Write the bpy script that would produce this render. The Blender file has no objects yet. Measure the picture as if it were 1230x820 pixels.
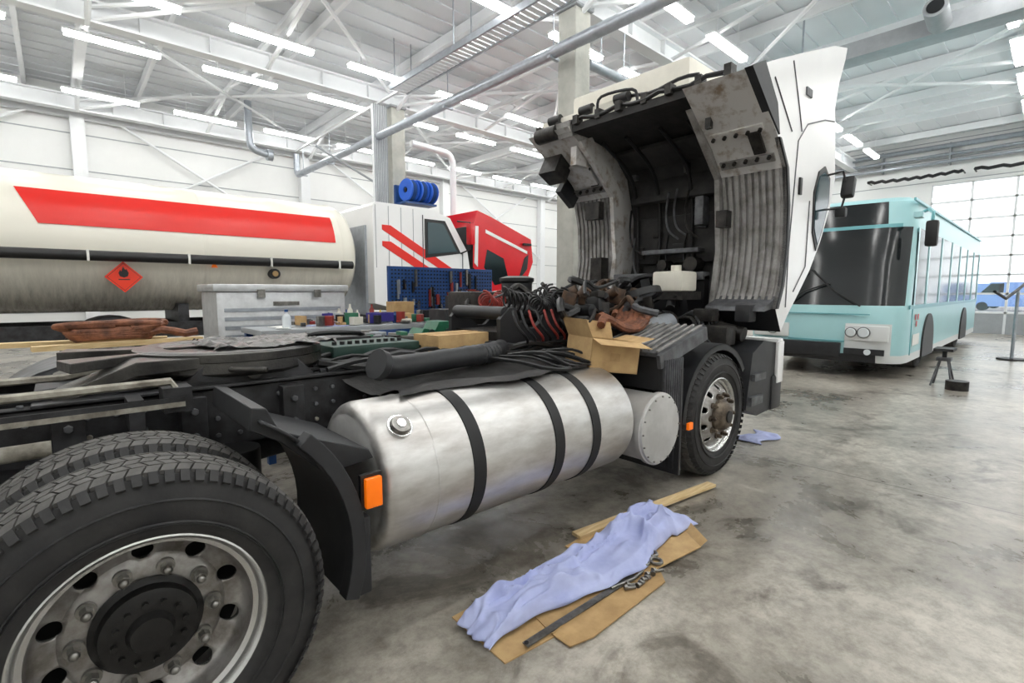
import bpy,bmesh,math,random
from mathutils import Vector,Matrix,noise,Euler
R=random.Random(7)
pi=math.pi
def srgb(r,g,b):
    f=lambda c:(c/255/12.92) if c/255<=.04045 else ((c/255+.055)/1.055)**2.4
    return (f(r),f(g),f(b),1)
# ---------------- materials
def mat(name,col,rough=.5,metal=0,var=.0,scale=6,col2=None,bump=0,stretch=(1,1,1),emis=0,spec=.5,thr=(.35,.65)):
    m=bpy.data.materials.new(name);m.use_nodes=True
    nt=m.node_tree;N=nt.nodes;L=nt.links;b=N['Principled BSDF']
    b.inputs['Roughness'].default_value=rough;b.inputs['Metallic'].default_value=metal
    b.inputs['Specular IOR Level'].default_value=spec
    c=srgb(*col);b.inputs['Base Color'].default_value=c
    if var or col2 or bump:
        tc=N.new('ShaderNodeTexCoord');mp=N.new('ShaderNodeMapping');mp.inputs['Scale'].default_value=stretch
        nz=N.new('ShaderNodeTexNoise');nz.inputs['Scale'].default_value=scale;nz.inputs['Detail'].default_value=8;nz.inputs['Roughness'].default_value=.62
        L.new(tc.outputs['Object'],mp.inputs[0]);L.new(mp.outputs[0],nz.inputs[0])
        cr=N.new('ShaderNodeValToRGB');cr.color_ramp.elements[0].position=thr[0];cr.color_ramp.elements[1].position=thr[1]
        k=1-var
        d=srgb(*col2) if col2 else (c[0]*k,c[1]*k,c[2]*k,1)
        cr.color_ramp.elements[0].color=d;cr.color_ramp.elements[1].color=c
        L.new(nz.outputs['Fac'],cr.inputs[0]);L.new(cr.outputs[0],b.inputs['Base Color'])
        if bump:
            bp=N.new('ShaderNodeBump');bp.inputs['Strength'].default_value=bump;bp.inputs['Distance'].default_value=.02
            L.new(nz.outputs['Fac'],bp.inputs['Height']);L.new(bp.outputs[0],b.inputs['Normal'])
    if emis:
        b.inputs['Emission Color'].default_value=c;b.inputs['Emission Strength'].default_value=emis
    return m
M={}
def D(k,*a,**kw): M[k]=mat(k,*a,**kw)
D('wall_white',(236,237,236),.7,var=.04,scale=1.5)
D('ceil_white',(220,223,226),.6,var=.03,scale=1)
D('steel_white',(236,238,240),.45,var=.03)
D('steel_grey',(166,170,174),.45,var=.12)
D('galv',(176,182,190),.35,.5,var=.2,scale=8)
D('concrete_col',(186,186,178),.85,var=.2,scale=4,bump=.2)
D('lamp_tube',(255,255,252),.5,emis=26)
D('rubber',(27,27,29),.65,var=.4,scale=9,bump=.15,col2=(48,47,47))
D('tread',(96,94,92),.85,var=.4,scale=14,bump=.2)
D('groove',(28,28,28),.9)
D('rim',(180,178,176),.36,.65,var=.45,scale=9,col2=(114,108,102),bump=.06)
D('rimlip',(216,216,214),.26,.85,var=.2,scale=8)
D('hub',(34,33,33),.45,.3,var=.4,scale=20,bump=.2)
D('hub_rust',(120,108,94),.5,.5,var=.5,scale=14,col2=(62,52,44),bump=.2)
D('nut',(154,152,148),.3,.9,var=.4,scale=30)
D('alu',(222,221,219),.36,.8,var=.3,scale=3,stretch=(1,3,3),col2=(184,180,176),bump=.03)
D('alu_end',(204,203,201),.45,.4,var=.2,scale=7)
D('alu_diamond',(214,216,218),.4,.5,var=.2,scale=12)
D('strap',(20,20,22),.55)
D('black',(24,24,26),.45,var=.3,scale=12)
D('blackpl',(42,43,46),.5,var=.35,scale=9,bump=.06)
D('chassis',(60,60,63),.55,.25,var=.5,scale=9,col2=(30,29,29),bump=.15)
D('chassis_lt',(176,172,160),.6,.1,var=.3,scale=10,col2=(108,102,92))
D('grease',(42,41,41),.3,.4,var=.5,scale=6,col2=(80,78,74),bump=.5)
D('greyplate',(108,110,114),.5,.3,var=.35,scale=9,col2=(68,68,70))
D('under',(150,148,146),.6,.1,var=.5,scale=7,col2=(96,92,88),bump=.12,thr=(.3,.6))
D('undersilver',(210,208,206),.45,.2,var=.5,scale=8,col2=(146,128,110),thr=(.3,.5))
D('insul',(30,30,31),.7,var=.5,scale=5,bump=.7,col2=(56,54,53))
D('engine',(60,57,54),.45,.4,var=.5,scale=12,col2=(26,25,25),bump=.3)
D('engine_rust',(96,72,54),.7,.2,var=.5,scale=14,col2=(48,38,32),bump=.3)
D('white_paint',(241,241,241),.22,var=.04,scale=2)
D('offwhite',(224,220,208),.45,var=.1,scale=5)
D('red',(226,40,32),.3)
D('hazred',(238,60,30),.35)
D('redcab',(216,28,38),.25,var=.1,scale=2)
D('redhose',(140,44,36),.5)
D('orange',(255,120,10),.3,emis=.25)
D('glass_dark',(24,29,32),.12,spec=.6)
D('glass_blue',(52,74,80),.12,spec=.7)
D('teal',(174,219,223),.28,var=.05,scale=1.5)
D('teal_dk',(114,178,186),.3)
D('busgrey',(224,227,227),.35)
D('chrome',(225,225,225),.15,.95)
D('lens',(225,232,235),.1,spec=.9)
D('cardboard',(198,166,118),.85,var=.18,scale=9,col2=(174,142,98))
D('cardboard2',(186,154,108),.85,var=.18,scale=9,col2=(162,130,88))
D('wood',(226,202,156),.7,var=.3,scale=4,stretch=(1,14,14),col2=(200,170,122))
D('cloth',(184,192,230),.85,var=.22,scale=5,col2=(158,166,212),thr=(.3,.6))
D('toolsteel',(140,138,134),.3,.85,var=.4,scale=30)
D('blue',(34,76,136),.45,var=.15)
D('bluehose',(28,92,200),.45)
D('green',(40,110,80),.45,var=.3,scale=15)
D('darkgreen',(36,66,58),.5,var=.3,scale=9)
D('leather',(150,96,68),.65,var=.5,scale=14,col2=(86,52,38),bump=.4)
D('paper',(240,240,236),.8)
D('purple',(52,44,130),.6)
D('plastic_clear',(226,232,236),.2)
D('rope_w',(228,228,222),.6)
D('yellow',(216,180,60),.5)
D('asphalt',(150,150,150),.9,var=.2)
D('vanblue',(120,150,200),.3)
D('vanred',(190,110,110),.3)
# tanker skin with real grime toward the belly
def tank_mat():
    m=mat('tank_skin',(240,237,226),.25);nt=m.node_tree;N=nt.nodes;L=nt.links;b=N['Principled BSDF']
    tc=N.new('ShaderNodeTexCoord');sp=N.new('ShaderNodeSeparateXYZ');L.new(tc.outputs['Object'],sp.inputs[0])
    mr=N.new('ShaderNodeMapRange');mr.inputs['From Min'].default_value=2.1;mr.inputs['From Max'].default_value=1.2
    L.new(sp.outputs['Z'],mr.inputs[0])
    mp=N.new('ShaderNodeMapping');mp.inputs['Scale'].default_value=(6,1,1.2);L.new(tc.outputs['Object'],mp.inputs[0])
    nz=N.new('ShaderNodeTexNoise');nz.inputs['Scale'].default_value=2.2;nz.inputs['Detail'].default_value=8;nz.inputs['Roughness'].default_value=.7;L.new(mp.outputs[0],nz.inputs[0])
    mu=N.new('ShaderNodeMath');mu.operation='MULTIPLY';L.new(mr.outputs[0],mu.inputs[0]);L.new(nz.outputs[0],mu.inputs[1])
    m2=N.new('ShaderNodeMath');m2.operation='MULTIPLY';m2.inputs[1].default_value=1.5;m2.use_clamp=True;L.new(mu.outputs[0],m2.inputs[0])
    mx=N.new('ShaderNodeMixRGB');mx.inputs[1].default_value=srgb(236,232,219);mx.inputs[2].default_value=srgb(122,118,112)
    L.new(m2.outputs[0],mx.inputs[0]);L.new(mx.outputs[0],b.inputs['Base Color']);M['tank_skin']=m
tank_mat()
def floor_mat():
    m=mat('concrete_floor',(150,146,138),.3);nt=m.node_tree;N=nt.nodes;L=nt.links;b=N['Principled BSDF']
    tc=N.new('ShaderNodeTexCoord')
    def nz(sc,det,rough=.6,dist=0):
        n=N.new('ShaderNodeTexNoise');n.inputs['Scale'].default_value=sc;n.inputs['Detail'].default_value=det;n.inputs['Roughness'].default_value=rough;n.inputs['Distortion'].default_value=dist
        L.new(tc.outputs['Object'],n.inputs[0]);return n
    a=nz(.6,10,.68,.4);r=N.new('ShaderNodeValToRGB');e=r.color_ramp.elements
    e[0].position=.36;e[0].color=srgb(108,102,93);e[1].position=.62;e[1].color=srgb(196,190,179);L.new(a.outputs[0],r.inputs[0])
    f=nz(9,10,.78);r2=N.new('ShaderNodeValToRGB');e=r2.color_ramp.elements
    e[0].position=.37;e[0].color=(.55,.53,.51,1);e[1].position=.57;e[1].color=(1,1,1,1);L.new(f.outputs[0],r2.inputs[0])
    mx=N.new('ShaderNodeMixRGB');mx.blend_type='MULTIPLY';mx.inputs[0].default_value=.85;L.new(r.outputs[0],mx.inputs[1]);L.new(r2.outputs[0],mx.inputs[2])
    g=nz(1.7,7,.65,.8);r3=N.new('ShaderNodeValToRGB');e=r3.color_ramp.elements
    e[0].position=.35;e[0].color=(.30,.28,.26,1);e[1].position=.455;e[1].color=(1,1,1,1);L.new(g.outputs[0],r3.inputs[0])
    m2=N.new('ShaderNodeMixRGB');m2.blend_type='MULTIPLY';m2.inputs[0].default_value=.75;L.new(mx.outputs[0],m2.inputs[1]);L.new(r3.outputs[0],m2.inputs[2])
    # saw-cut joints
    br=N.new('ShaderNodeTexBrick');br.offset=0;br.inputs['Scale'].default_value=1;br.inputs['Brick Width'].default_value=6.1;br.inputs['Row Height'].default_value=6.1;br.inputs['Mortar Size'].default_value=.006
    br.inputs['Color1'].default_value=(1,1,1,1);br.inputs['Color2'].default_value=(1,1,1,1);br.inputs['Mortar'].default_value=(.3,.29,.28,1)
    mpb=N.new('ShaderNodeMapping');mpb.inputs['Location'].default_value=(1.4,.6,0);L.new(tc.outputs['Object'],mpb.inputs[0]);L.new(mpb.outputs[0],br.inputs[0])
    m3=N.new('ShaderNodeMixRGB');m3.blend_type='MULTIPLY';m3.inputs[0].default_value=1;L.new(m2.outputs[0],m3.inputs[1]);L.new(br.outputs[0],m3.inputs[2])
    L.new(m3.outputs[0],b.inputs['Base Color'])
    rr=N.new('ShaderNodeMapRange');rr.inputs['To Min'].default_value=.12;rr.inputs['To Max'].default_value=.48;L.new(a.outputs[0],rr.inputs[0]);L.new(rr.outputs[0],b.inputs['Roughness'])
    bp=N.new('ShaderNodeBump');bp.inputs['Strength'].default_value=.1;bp.inputs['Distance'].default_value=.01;L.new(f.outputs[0],bp.inputs['Height']);L.new(bp.outputs[0],b.inputs['Normal'])
    M['floor']=m
floor_mat()
def glass_mat():
    m=bpy.data.materials.new('pane_glass');m.use_nodes=True;nt=m.node_tree;N=nt.nodes;L=nt.links;N.clear()
    o=N.new('ShaderNodeOutputMaterial');t=N.new('ShaderNodeBsdfTransparent');g=N.new('ShaderNodeBsdfGlossy');g.inputs['Roughness'].default_value=.03
    x=N.new('ShaderNodeMixShader');x.inputs[0].default_value=.08;L.new(t.outputs[0],x.inputs[1]);L.new(g.outputs[0],x.inputs[2]);L.new(x.outputs[0],o.inputs[0]);M['pane']=m
glass_mat()
# ---------------- builder
class B:
    def __init__(s):
        s.bm=bmesh.new();s.ms=[]
    def mi(s,m):
        if m not in s.ms:s.ms.append(m)
        return s.ms.index(m)
    def _m(s,vs,m):
        i=s.mi(m)
        for f in {f for v in vs for f in v.link_faces}:f.material_index=i
    def box(s,c,sz,m,rot=(0,0,0),bev=0):
        mt=Matrix.Translation(c)@Euler(rot).to_matrix().to_4x4()@Matrix.Diagonal((sz[0],sz[1],sz[2],1))
        r=bmesh.ops.create_cube(s.bm,size=1,matrix=mt);s._m(r['verts'],m)
        if bev:
            es=list({e for v in r['verts'] for e in v.link_edges})
            q=bmesh.ops.bevel(s.bm,geom=es,offset=bev,segments=2,affect='EDGES',profile=.6)
            i=s.mi(m)
            for f in q['faces']:f.material_index=i
    def b2(s,a,b,m,bev=0):
        s.box([(a[i]+b[i])/2 for i in range(3)],[abs(b[i]-a[i]) for i in range(3)],m,bev=bev)
    def cyl(s,p0,p1,r,m,r2=None,seg=24):
        p0=Vector(p0);p1=Vector(p1);d=p1-p0
        q=d.to_track_quat('Z','Y').to_matrix().to_4x4()
        x=bmesh.ops.create_cone(s.bm,cap_ends=True,segments=seg,radius1=r,radius2=r if r2 is None else r2,depth=d.length,matrix=Matrix.Translation((p0+p1)/2)@q)
        s._m(x['verts'],m)
    def sph(s,c,r,m,sc=(1,1,1),seg=16):
        x=bmesh.ops.create_uvsphere(s.bm,u_segments=seg,v_segments=seg//2+2,radius=r,matrix=Matrix.Translation(c)@Matrix.Diagonal((*sc,1)));s._m(x['verts'],m)
    def face(s,pts,m):
        f=s.bm.faces.new([s.bm.verts.new(p) for p in pts]);f.material_index=s.mi(m);return f
    def tube(s,pts,r,m,seg=8,rf=None):
        pts=[Vector(p) for p in pts];i=s.mi(m);rings=[];n=len(pts)
        up=None
        for k,p in enumerate(pts):
            t=(pts[min(k+1,n-1)]-pts[max(k-1,0)]).normalized()
            if up is None:
                up=Vector((0,0,1)) if abs(t.z)<.9 else Vector((1,0,0))
            up=(up-t*up.dot(t))
            if up.length<1e-4: up=Vector((1,0,0)).cross(t)
            up.normalize();sd=t.cross(up)
            rr=rf(k) if rf else r
            rings.append([s.bm.verts.new(p+(up*math.cos(a)+sd*math.sin(a))*rr) for a in [2*pi*j/seg for j in range(seg)]])
        for a,b in zip(rings,rings[1:]):
            for j in range(seg):
                f=s.bm.faces.new((a[j],a[(j+1)%seg],b[(j+1)%seg],b[j]));f.material_index=i
        for rg in (rings[0],rings[-1]):
            f=s.bm.faces.new(rg);f.material_index=i
    def prism(s,poly,ax,a0,a1,m,edges=None,caps=None):
        def P(q,a):
            return {'x':(a,q[0],q[1]),'y':(q[0],a,q[1]),'z':(q[0],q[1],a)}[ax]
        A=[s.bm.verts.new(P(q,a0)) for q in poly];Bv=[s.bm.verts.new(P(q,a1)) for q in poly]
        cm=caps or (m,m)
        s.bm.faces.new(A).material_index=s.mi(cm[0]);s.bm.faces.new(Bv).material_index=s.mi(cm[1])
        n=len(poly)
        for k in range(n):
            f=s.bm.faces.new((A[k],A[(k+1)%n],Bv[(k+1)%n],Bv[k]));f.material_index=s.mi(edges[k] if edges and edges.get(k) else m)
    def lathe(s,prof,o,ax,m,seg=48,closed=False,mf=None):
        o=Vector(o);ax=Vector(ax).normalized();t=Vector((0,0,1)) if abs(ax.z)<.9 else Vector((1,0,0));e1=(t-ax*t.dot(ax)).normalized();e2=ax.cross(e1)
        rg=[]
        for r,h in prof:
            if r<1e-6:rg.append([s.bm.verts.new(o+ax*h)])
            else:rg.append([s.bm.verts.new(o+ax*h+(e1*math.cos(2*pi*j/seg)+e2*math.sin(2*pi*j/seg))*r) for j in range(seg)])
        pr=list(zip(range(len(rg)),range(1,len(rg))))
        if closed:pr.append((len(rg)-1,0))
        for x,y in pr:
            a,b=rg[x],rg[y];i=s.mi(mf(x) if mf else m)
            for j in range(seg):
                k=(j+1)%seg
                if len(a)==1 and len(b)==1:continue
                if len(a)==1:v=(a[0],b[k],b[j])
                elif len(b)==1:v=(a[j],a[k],b[0])
                else:v=(a[j],a[k],b[k],b[j])
                s.bm.faces.new(v).material_index=i
    def grid(s,fn,nu,nv,m,cond=None):
        V=[[s.bm.verts.new(fn(i/nu,j/nv)) for j in range(nv+1)] for i in range(nu+1)];k=s.mi(m)
        for i in range(nu):
            for j in range(nv):
                s.bm.faces.new((V[i][j],V[i+1][j],V[i+1][j+1],V[i][j+1])).material_index=k
    def obj(s,name,parent=None,smooth=35,bevel=0,recalc=True,solid=0):
        if recalc:bmesh.ops.recalc_face_normals(s.bm,faces=s.bm.faces)
        me=bpy.data.meshes.new(name);s.bm.to_mesh(me);s.bm.free()
        for m in s.ms:me.materials.append(M[m])
        for p in me.polygons:p.use_smooth=True
        me.set_sharp_from_angle(angle=math.radians(smooth))
        o=bpy.data.objects.new(name,me);bpy.context.collection.objects.link(o)
        if parent:o.parent=parent
        if solid:
            q=o.modifiers.new('solid','SOLIDIFY');q.thickness=solid
        if bevel:
            q=o.modifiers.new('bev','BEVEL');q.width=bevel;q.segments=2;q.limit_method='ANGLE';q.angle_limit=math.radians(40)
        return o
def empty(name):
    e=bpy.data.objects.new(name,None);bpy.context.collection.objects.link(e);e.empty_display_size=.2;return e
def arc(cx,cz,r,a0,a1,n):
    return [(cx+r*math.cos(math.radians(a0+(a1-a0)*i/n)),cz+r*math.sin(math.radians(a0+(a1-a0)*i/n))) for i in range(n+1)]
def smooth_path(P,k=6):
    P=[Vector(p) for p in P];out=[]
    for i in range(len(P)-1):
        p0=P[max(i-1,0)];p1=P[i];p2=P[i+1];p3=P[min(i+2,len(P)-1)]
        for j in range(k):
            t=j/k;out.append(.5*((2*p1)+(p2-p0)*t+(2*p0-5*p1+4*p2-p3)*t*t+(3*p1-p0-3*p2+p3)*t**3))
    out.append(P[-1]);return out
# ================= ROOM
X0,X1,Y0,Y1,H=-6.,24.5,-6.,19.,7.2
b=B();b.b2((X0,Y0,-.2),(X1+.3,Y1,0),'floor');b.obj('floor')
b=B();b.b2((X1+.3,-25,-.25),(90,60,-.05),'asphalt');b.obj('yard_pavement')
b=B();b.b2((X0-.2,Y0-.2,H),(X1+.2,Y1+.2,H+.2),'ceil_white')
y=Y0+.2
while y<Y1:
    b.b2((X0,y,H-.03),(X1,y+.05,H),'ceil_white');y+=.5
x=X0+1
while x<X1:
    b.b2((x,Y0,H-.25),(x+.09,Y1,H-.03),'steel_white');x+=2.35
b.obj('ceiling')
b=B();b.b2((X0,Y1,0),(X1,Y1+.2,H),'wall_white')
z=.9
while z<H:
    b.b2((X0,Y1-.012,z),(X1,Y1,z+.03),'steel_grey');z+=1.0
for x in (-5.4,.75,6.95,13.1,19.3):
    b.b2((x-.16,Y1-.3,0),(x+.16,Y1-.012,H-.25),'steel_white')
for x in (-5.4,.75,6.95,13.1):
    b.tube([(x,Y1-.2,6.9),(x+6.1,Y1-.2,3.2)],.04,'steel_white');b.tube([(x+6.1,Y1-.2,6.9),(x,Y1-.2,3.2)],.04,'steel_white')
b.b2((X0,Y1-.25,6.3),(X1,Y1-.05,6.6),'steel_white')
b.obj('wall_left')
b=B();b.b2((X0,Y0-.2,0),(X1,Y0,H),'wall_white');b.obj('wall_right')
b=B();b.b2((X0-.2,Y0,0),(X0,Y1,H),'wall_white');b.obj('wall_back')
doors=[(-2.2,3.5),(-5.9,-2.8)]
b=B();DZ=5.45
b.b2((X1,Y0,DZ),(X1+.2,Y1,H),'wall_white')
b.b2((X1,3.5,0),(X1+.2,Y1,DZ),'wall_white');b.b2((X1,-2.8,0),(X1+.2,-2.2,DZ),'wall_white')
b.b2((X1,Y0,0),(X1+.2,-5.9,DZ),'wall_white')
for z in (5.55,6.35,7.0):b.b2((X1-.012,Y0,z),(X1,Y1,z+.03),'steel_grey')
b.obj('wall_far')
for i,(ya,yb) in enumerate(doors):
    b=B();n=max(1,round((yb-ya)/1.1));nz=7
    b.b2((X1+.05,ya,0),(X1+.12,yb,.75),'steel_grey')
    for k in range(nz+1):
        z=.75+(DZ-.75)*k/nz;b.b2((X1+.04,ya,z-.035),(X1+.13,yb,z+.035 if k<nz else z),'steel_white')
    for k in range(n+1):
        yy=ya+(yb-ya)*k/n;w=.035
        b.b2((X1+.04,max(ya,yy-w),0),(X1+.13,min(yb,yy+w),DZ),'steel_white')
    b.b2((X1+.08,ya,.75),(X1+.09,yb,DZ),'pane')
    b.obj('door_%d'%(i+1))
for k,(x,y,c) in enumerate(((58,0,'vanblue'),(60,7,'vanred'),(56,-7,'vanblue'),(66,3,'vanblue'),(58,14,'vanblue'))):
    b=B();b.prism([(0,.35),(5.2,.35),(5.2,1.2),(4.5,1.35),(3.8,2.3),(.1,2.3),(0,1.2)],'y',0,1.9,c)
    b.prism([(3.75,2.2),(4.4,1.4),(3.0,1.4),(3.0,2.2)],'y',-.01,1.91,'glass_dark')
    for wx in (1,4.2):
        b.cyl((wx,-.02,.35),(wx,.25,.35),.35,'rubber');b.cyl((wx,1.65,.35),(wx,1.92,.35),.35,'rubber')
    o=b.obj('parked_van' );o.location=(x,y,-.05);o.rotation_euler=(0,0,pi/2)
# columns
for (x,y) in ((6.98,6.03),(6.98,12.3),(-5.4,6.03),(-5.4,12.3),(19.3,6.03),(19.3,12.3)):
    b=B();b.b2((x-.2,y-.2,0),(x+.2,y+.2,6.3),'concrete_col')
    b.b2((x-.24,y-.24,6.3),(x+.24,y+.24,6.36),'steel_grey')
    b.obj('concrete_column',bevel=.02)
# beams along hall
for y in (-.1,6.03,12.3,18.3):
    b=B();b.b2((X0,y-.13,6.36),(X1,y+.13,6.4),'steel_white');b.b2((X0,y-.02,6.4),(X1,y+.02,6.72),'steel_white');b.b2((X0,y-.13,6.72),(X1,y+.13,6.76),'steel_white')
    x=X0+.5
    while x<X1-1:
        b.b2((x,y-.12,6.4),(x+.015,y+.12,6.72),'steel_white');x+=1.17
    b.obj('roof_beam')
# roof bracing and cross trusses
for x in (.75,6.98,13.1,19.3):
    b=B()
    b.b2((x-.1,Y0,6.76),(x+.1,Y1,6.95),'steel_white')
    for ya,yb in ((-6,-.1),(-.1,6.03),(6.03,12.3),(12.3,18.3)):
        b.tube([(x,ya,6.2 if x in(6.98,19.3) else 6.36),(x,ya+1.6,6.85)],.05,'steel_white');b.tube([(x,yb,6.2 if x in(6.98,19.3) else 6.36),(x,yb-1.6,6.85)],.05,'steel_white')
        if x<19:
            b.tube([(x,ya,6.65),(x+6.1,yb,6.7)],.04,'steel_white',6);b.tube([(x,yb,6.65),(x+6.1,ya,6.7)],.04,'steel_white',6)
            b.tube([(x,ya+.0,6.4),(x+2.4,ya+1.6,6.95)],.045,'steel_white',6);b.tube([(x,yb,6.4),(x+2.4,yb-1.6,6.95)],.045,'steel_white',6)
            b.tube([(x+3.05,ya,6.4),(x+3.05,(ya+yb)/2,6.95)],.045,'steel_white',6);b.tube([(x+3.05,yb,6.4),(x+3.05,(ya+yb)/2,6.95)],.045,'steel_white',6)
            b.b2((x+3.0,ya,6.9),(x+3.1,yb,7.0),'steel_white')
    b.obj('roof_truss')
# lamps
b=B();i=0
for y in (-4.8,-1.1,.95,5.,7.07,11.,13.37,17.1):
    for k in range(-3,10):
        x=.43+2.35*k
        if not(X0+.1<x<X1-1.7):continue
        b.b2((x,y-.1,6.54),(x+1.58,y+.1,6.58),'steel_white');b.b2((x+.02,y-.07,6.47),(x+1.56,y+.07,6.54),'lamp_tube')
        for dx in(.3,1.28):b.cyl((x+dx,y,6.58),(x+dx,y,7.2),.008,'steel_white',seg=6)
b.obj('fluorescent_ceiling_lamps')
# big pipe and tray along w at the column line
b=B();b.tube([(6.45,1.0,5.5),(6.45,17.6,5.5)]+smooth_path([(6.45,17.8,5.5),(6.45,18.0,5.52),(6.45,18.1,5.7),(6.45,18.1,6.2)]),.1,'galv',16)
b.tube([(6.62,1.0,5.66),(6.62,18,5.66)],.025,'galv')
for yy in (1.2,3.6,6.03,9.1,12.3,15.3,17.5):
    b.b2((6.33,yy-.03,5.38),(6.57,yy+.03,5.42),'galv');b.cyl((6.45,yy,5.5),(6.45,yy,6.36),.012,'galv',seg=6)
b.b2((6.42,1.0,6.3),(6.48,18.1,6.35),'steel_white')
b.obj('overhead_extraction_pipe')
b=B()
b.b2((5.8,3.6,5.98),(5.84,10.4,6.1),'galv');b.b2((6.22,3.6,5.98),(6.26,10.4,6.1),'galv')
yy=3.6
while yy<10.35:
    b.b2((5.84,yy,6.0),(6.22,yy+.1,6.02),'steel_white');yy+=.14
for yy in (5.5,8,10.2):
    b.cyl((5.82,yy,6.05),(5.82,yy,7.0),.012,'galv',seg=6);b.cyl((6.24,yy,6.05),(6.24,yy,7.0),.012,'galv',seg=6)
b.obj('cable_tray')
b=B();b.b2((6.3,12.2,2.3),(6.7,12.28,6.3),'steel_white')
for k in range(8):b.b2((6.32+k*.05,12.17,2.3),(6.34+k*.05,12.2,6.3),'steel_grey')
b.obj('riser_cable_duct')
b=B();b.tube([(7.3,12.0,5.45)]+smooth_path([(8.2,12.0,5.42),(8.5,12.0,5.38),(8.64,12.0,5.2),(8.66,12.0,4.9),(8.66,12.0,3.5)]),.09,'steel_white',12)
b.tube([(5.0,12.7,5.1),(6.9,12.7,4.3),(7.05,12.7,4.1),(7.05,12.7,3)],.03,'steel_grey');b.obj('vertical_vent_pipe')
b=B();b.tube([(7.2,5.9,5.5)]+smooth_path([(8.4,5.9,5.5),(8.62,5.9,5.44),(8.7,5.9,5.25),(8.7,5.9,4.55)]),.085,'galv',14);b.tube([(8.7,5.9,4.6),(8.7,5.9,4.5)],.11,'galv',14)
b.cyl((7.6,5.92,5.5),(7.6,5.92,6.355),.012,'galv',seg=6);b.cyl((8.3,5.92,5.5),(8.3,5.92,6.355),.012,'galv',seg=6);b.obj('exhaust_drop_pipe')
# grey duct along w
b=B();b.b2((11.7,-5.9,6.0),(12.2,10.6,6.3),'steel_grey',bev=.02)
b.cyl((11.2,1.75,6.25),(11.75,1.75,6.15),.17,'steel_grey');b.cyl((11.18,1.75,6.255),(11.2,1.75,6.25),.12,'black')
for yy in (-4,0,4,8):b.cyl((11.9,yy,6.25),(11.9,yy,7.2),.02,'galv',seg=6)
b.obj('ventilation_duct')
b=B();b.tube(smooth_path([(4.4,16,6.9),(4.4,16,5.9),(4.5,16,5.6),(4.9,16,5.5)]),.1,'galv',12);b.cyl((4.85,16,5.5),(5.0,16,5.5),.16,'galv');b.obj('vent_outlet')
# pipes on far wall
b=B()
for z,r in ((6.75,.09),(6.45,.06),(6.2,.06)):
    b.tube([(24.2,-5.9,z),(24.2,18.9,z)],r,'galv',10)
for yy in range(-5,19,2):b.b2((24.15,yy,6.1),(24.5,yy+.05,6.85),'steel_grey')
b.obj('wall_pipes')
b=B()
def cable(p,q,sag,n=24):
    p=Vector(p);q=Vector(q);return [p.lerp(q,i/n)+Vector((0,0,-sag*4*(i/n)*(1-i/n)+.03*math.sin(i*2.1))) for i in range(n+1)]
b.tube(cable((23.9,5.4,5.75),(23.9,2.6,5.75),.05),.06,'black');b.tube(cable((23.9,2.3,5.75),(23.9,-2,5.75),.05),.06,'black')
for yy in (5.4,2.6,2.3,-2):b.cyl((23.9,yy,5.75),(24.485,yy,5.75),.025,'black')
b.obj('black_door_cables')

# ================= WHEELS
def cut_holes(o,cut):
    m=o.modifiers.new('c','BOOLEAN');m.operation='DIFFERENCE';m.object=cut;m.solver='EXACT'
    dg=bpy.context.evaluated_depsgraph_get();me=bpy.data.meshes.new_from_object(o.evaluated_get(dg))
    o.modifiers.clear();o.data=me;bpy.data.objects.remove(cut)
def tyre(b,x,y0,wd,z,r=.5,rin=.29,treads=0):
    pr=[(rin,.03),(rin+.02,.012),(rin+.035,.006),(r*.78,-.004),(r*.86,.0),(r*.93,.012),(r*.965,.025),(r-.012,.045),(r-.012,wd-.045),(r*.965,wd-.025),(r*.86,wd),(r*.7,wd),(rin,wd-.03)]
    b.lathe(pr,(x,y0,z),(0,1,0),'rubber',72,closed=True,mf=lambda k:('groove' if treads else 'tread') if k==7 else 'rubber')
    for rr in (rin+.05,r*.83,r*.7):
        b.lathe([(rr-.004,-.001),(rr,-.008),(rr+.004,-.002)],(x,y0,z),(0,1,0),'rubber',72)
    if treads:
        n=treads;rows=5;cw=(wd-.05)/rows
        i=b.mi('tread')
        for j in range(n):
            for k in range(rows):
                ya=y0+.025+cw*k+.004;yb=ya+cw-.008
                th=2*pi*(j+(.5 if k%2 else 0))/n;dt=2*pi/n*.86;sk=2*pi/n*.35*(1 if k%2 else -1)
                V=[]
                for rr in (r-.016,r+.003):
                    for (yy,t) in ((ya,th),(yb,th+sk),(yb,th+sk+dt),(ya,th+dt)):
                        rq=rr-(.008 if (k==0 and yy==ya) or (k==rows-1 and yy==yb) else 0)
                        V.append(b.bm.verts.new((x+rq*math.cos(t),yy,z+rq*math.sin(t))))
                for q in ((0,1,2,3),(4,5,6,7),(0,1,5,4),(1,2,6,5),(2,3,7,6),(3,0,4,7)):
                    b.bm.faces.new([V[a] for a in q]).material_index=i
        i=b.mi('rubber')
        for j in range(n):
            t=2*pi*j/n;V=[]
            for (yy,rr) in ((y0-.0,r*.93),(y0+.03,r-.01)):
                for tt in (t,t+2*pi/n*.6):
                    V.append(b.bm.verts.new((x+rr*math.cos(tt),yy,z+rr*math.sin(tt))))
            W=[b.bm.verts.new(v.co+Vector((0,-.004,0))+Vector((v.co.x-x,0,v.co.z-z))*.012) for v in V]
            for q in ((W[0],W[1],W[3],W[2]),(V[0],V[1],W[1],W[0]),(V[1],V[3],W[3],W[1]),(V[3],V[2],W[2],W[3]),(V[2],V[0],W[0],W[2])):
                b.bm.faces.new(q).material_index=i
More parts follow.
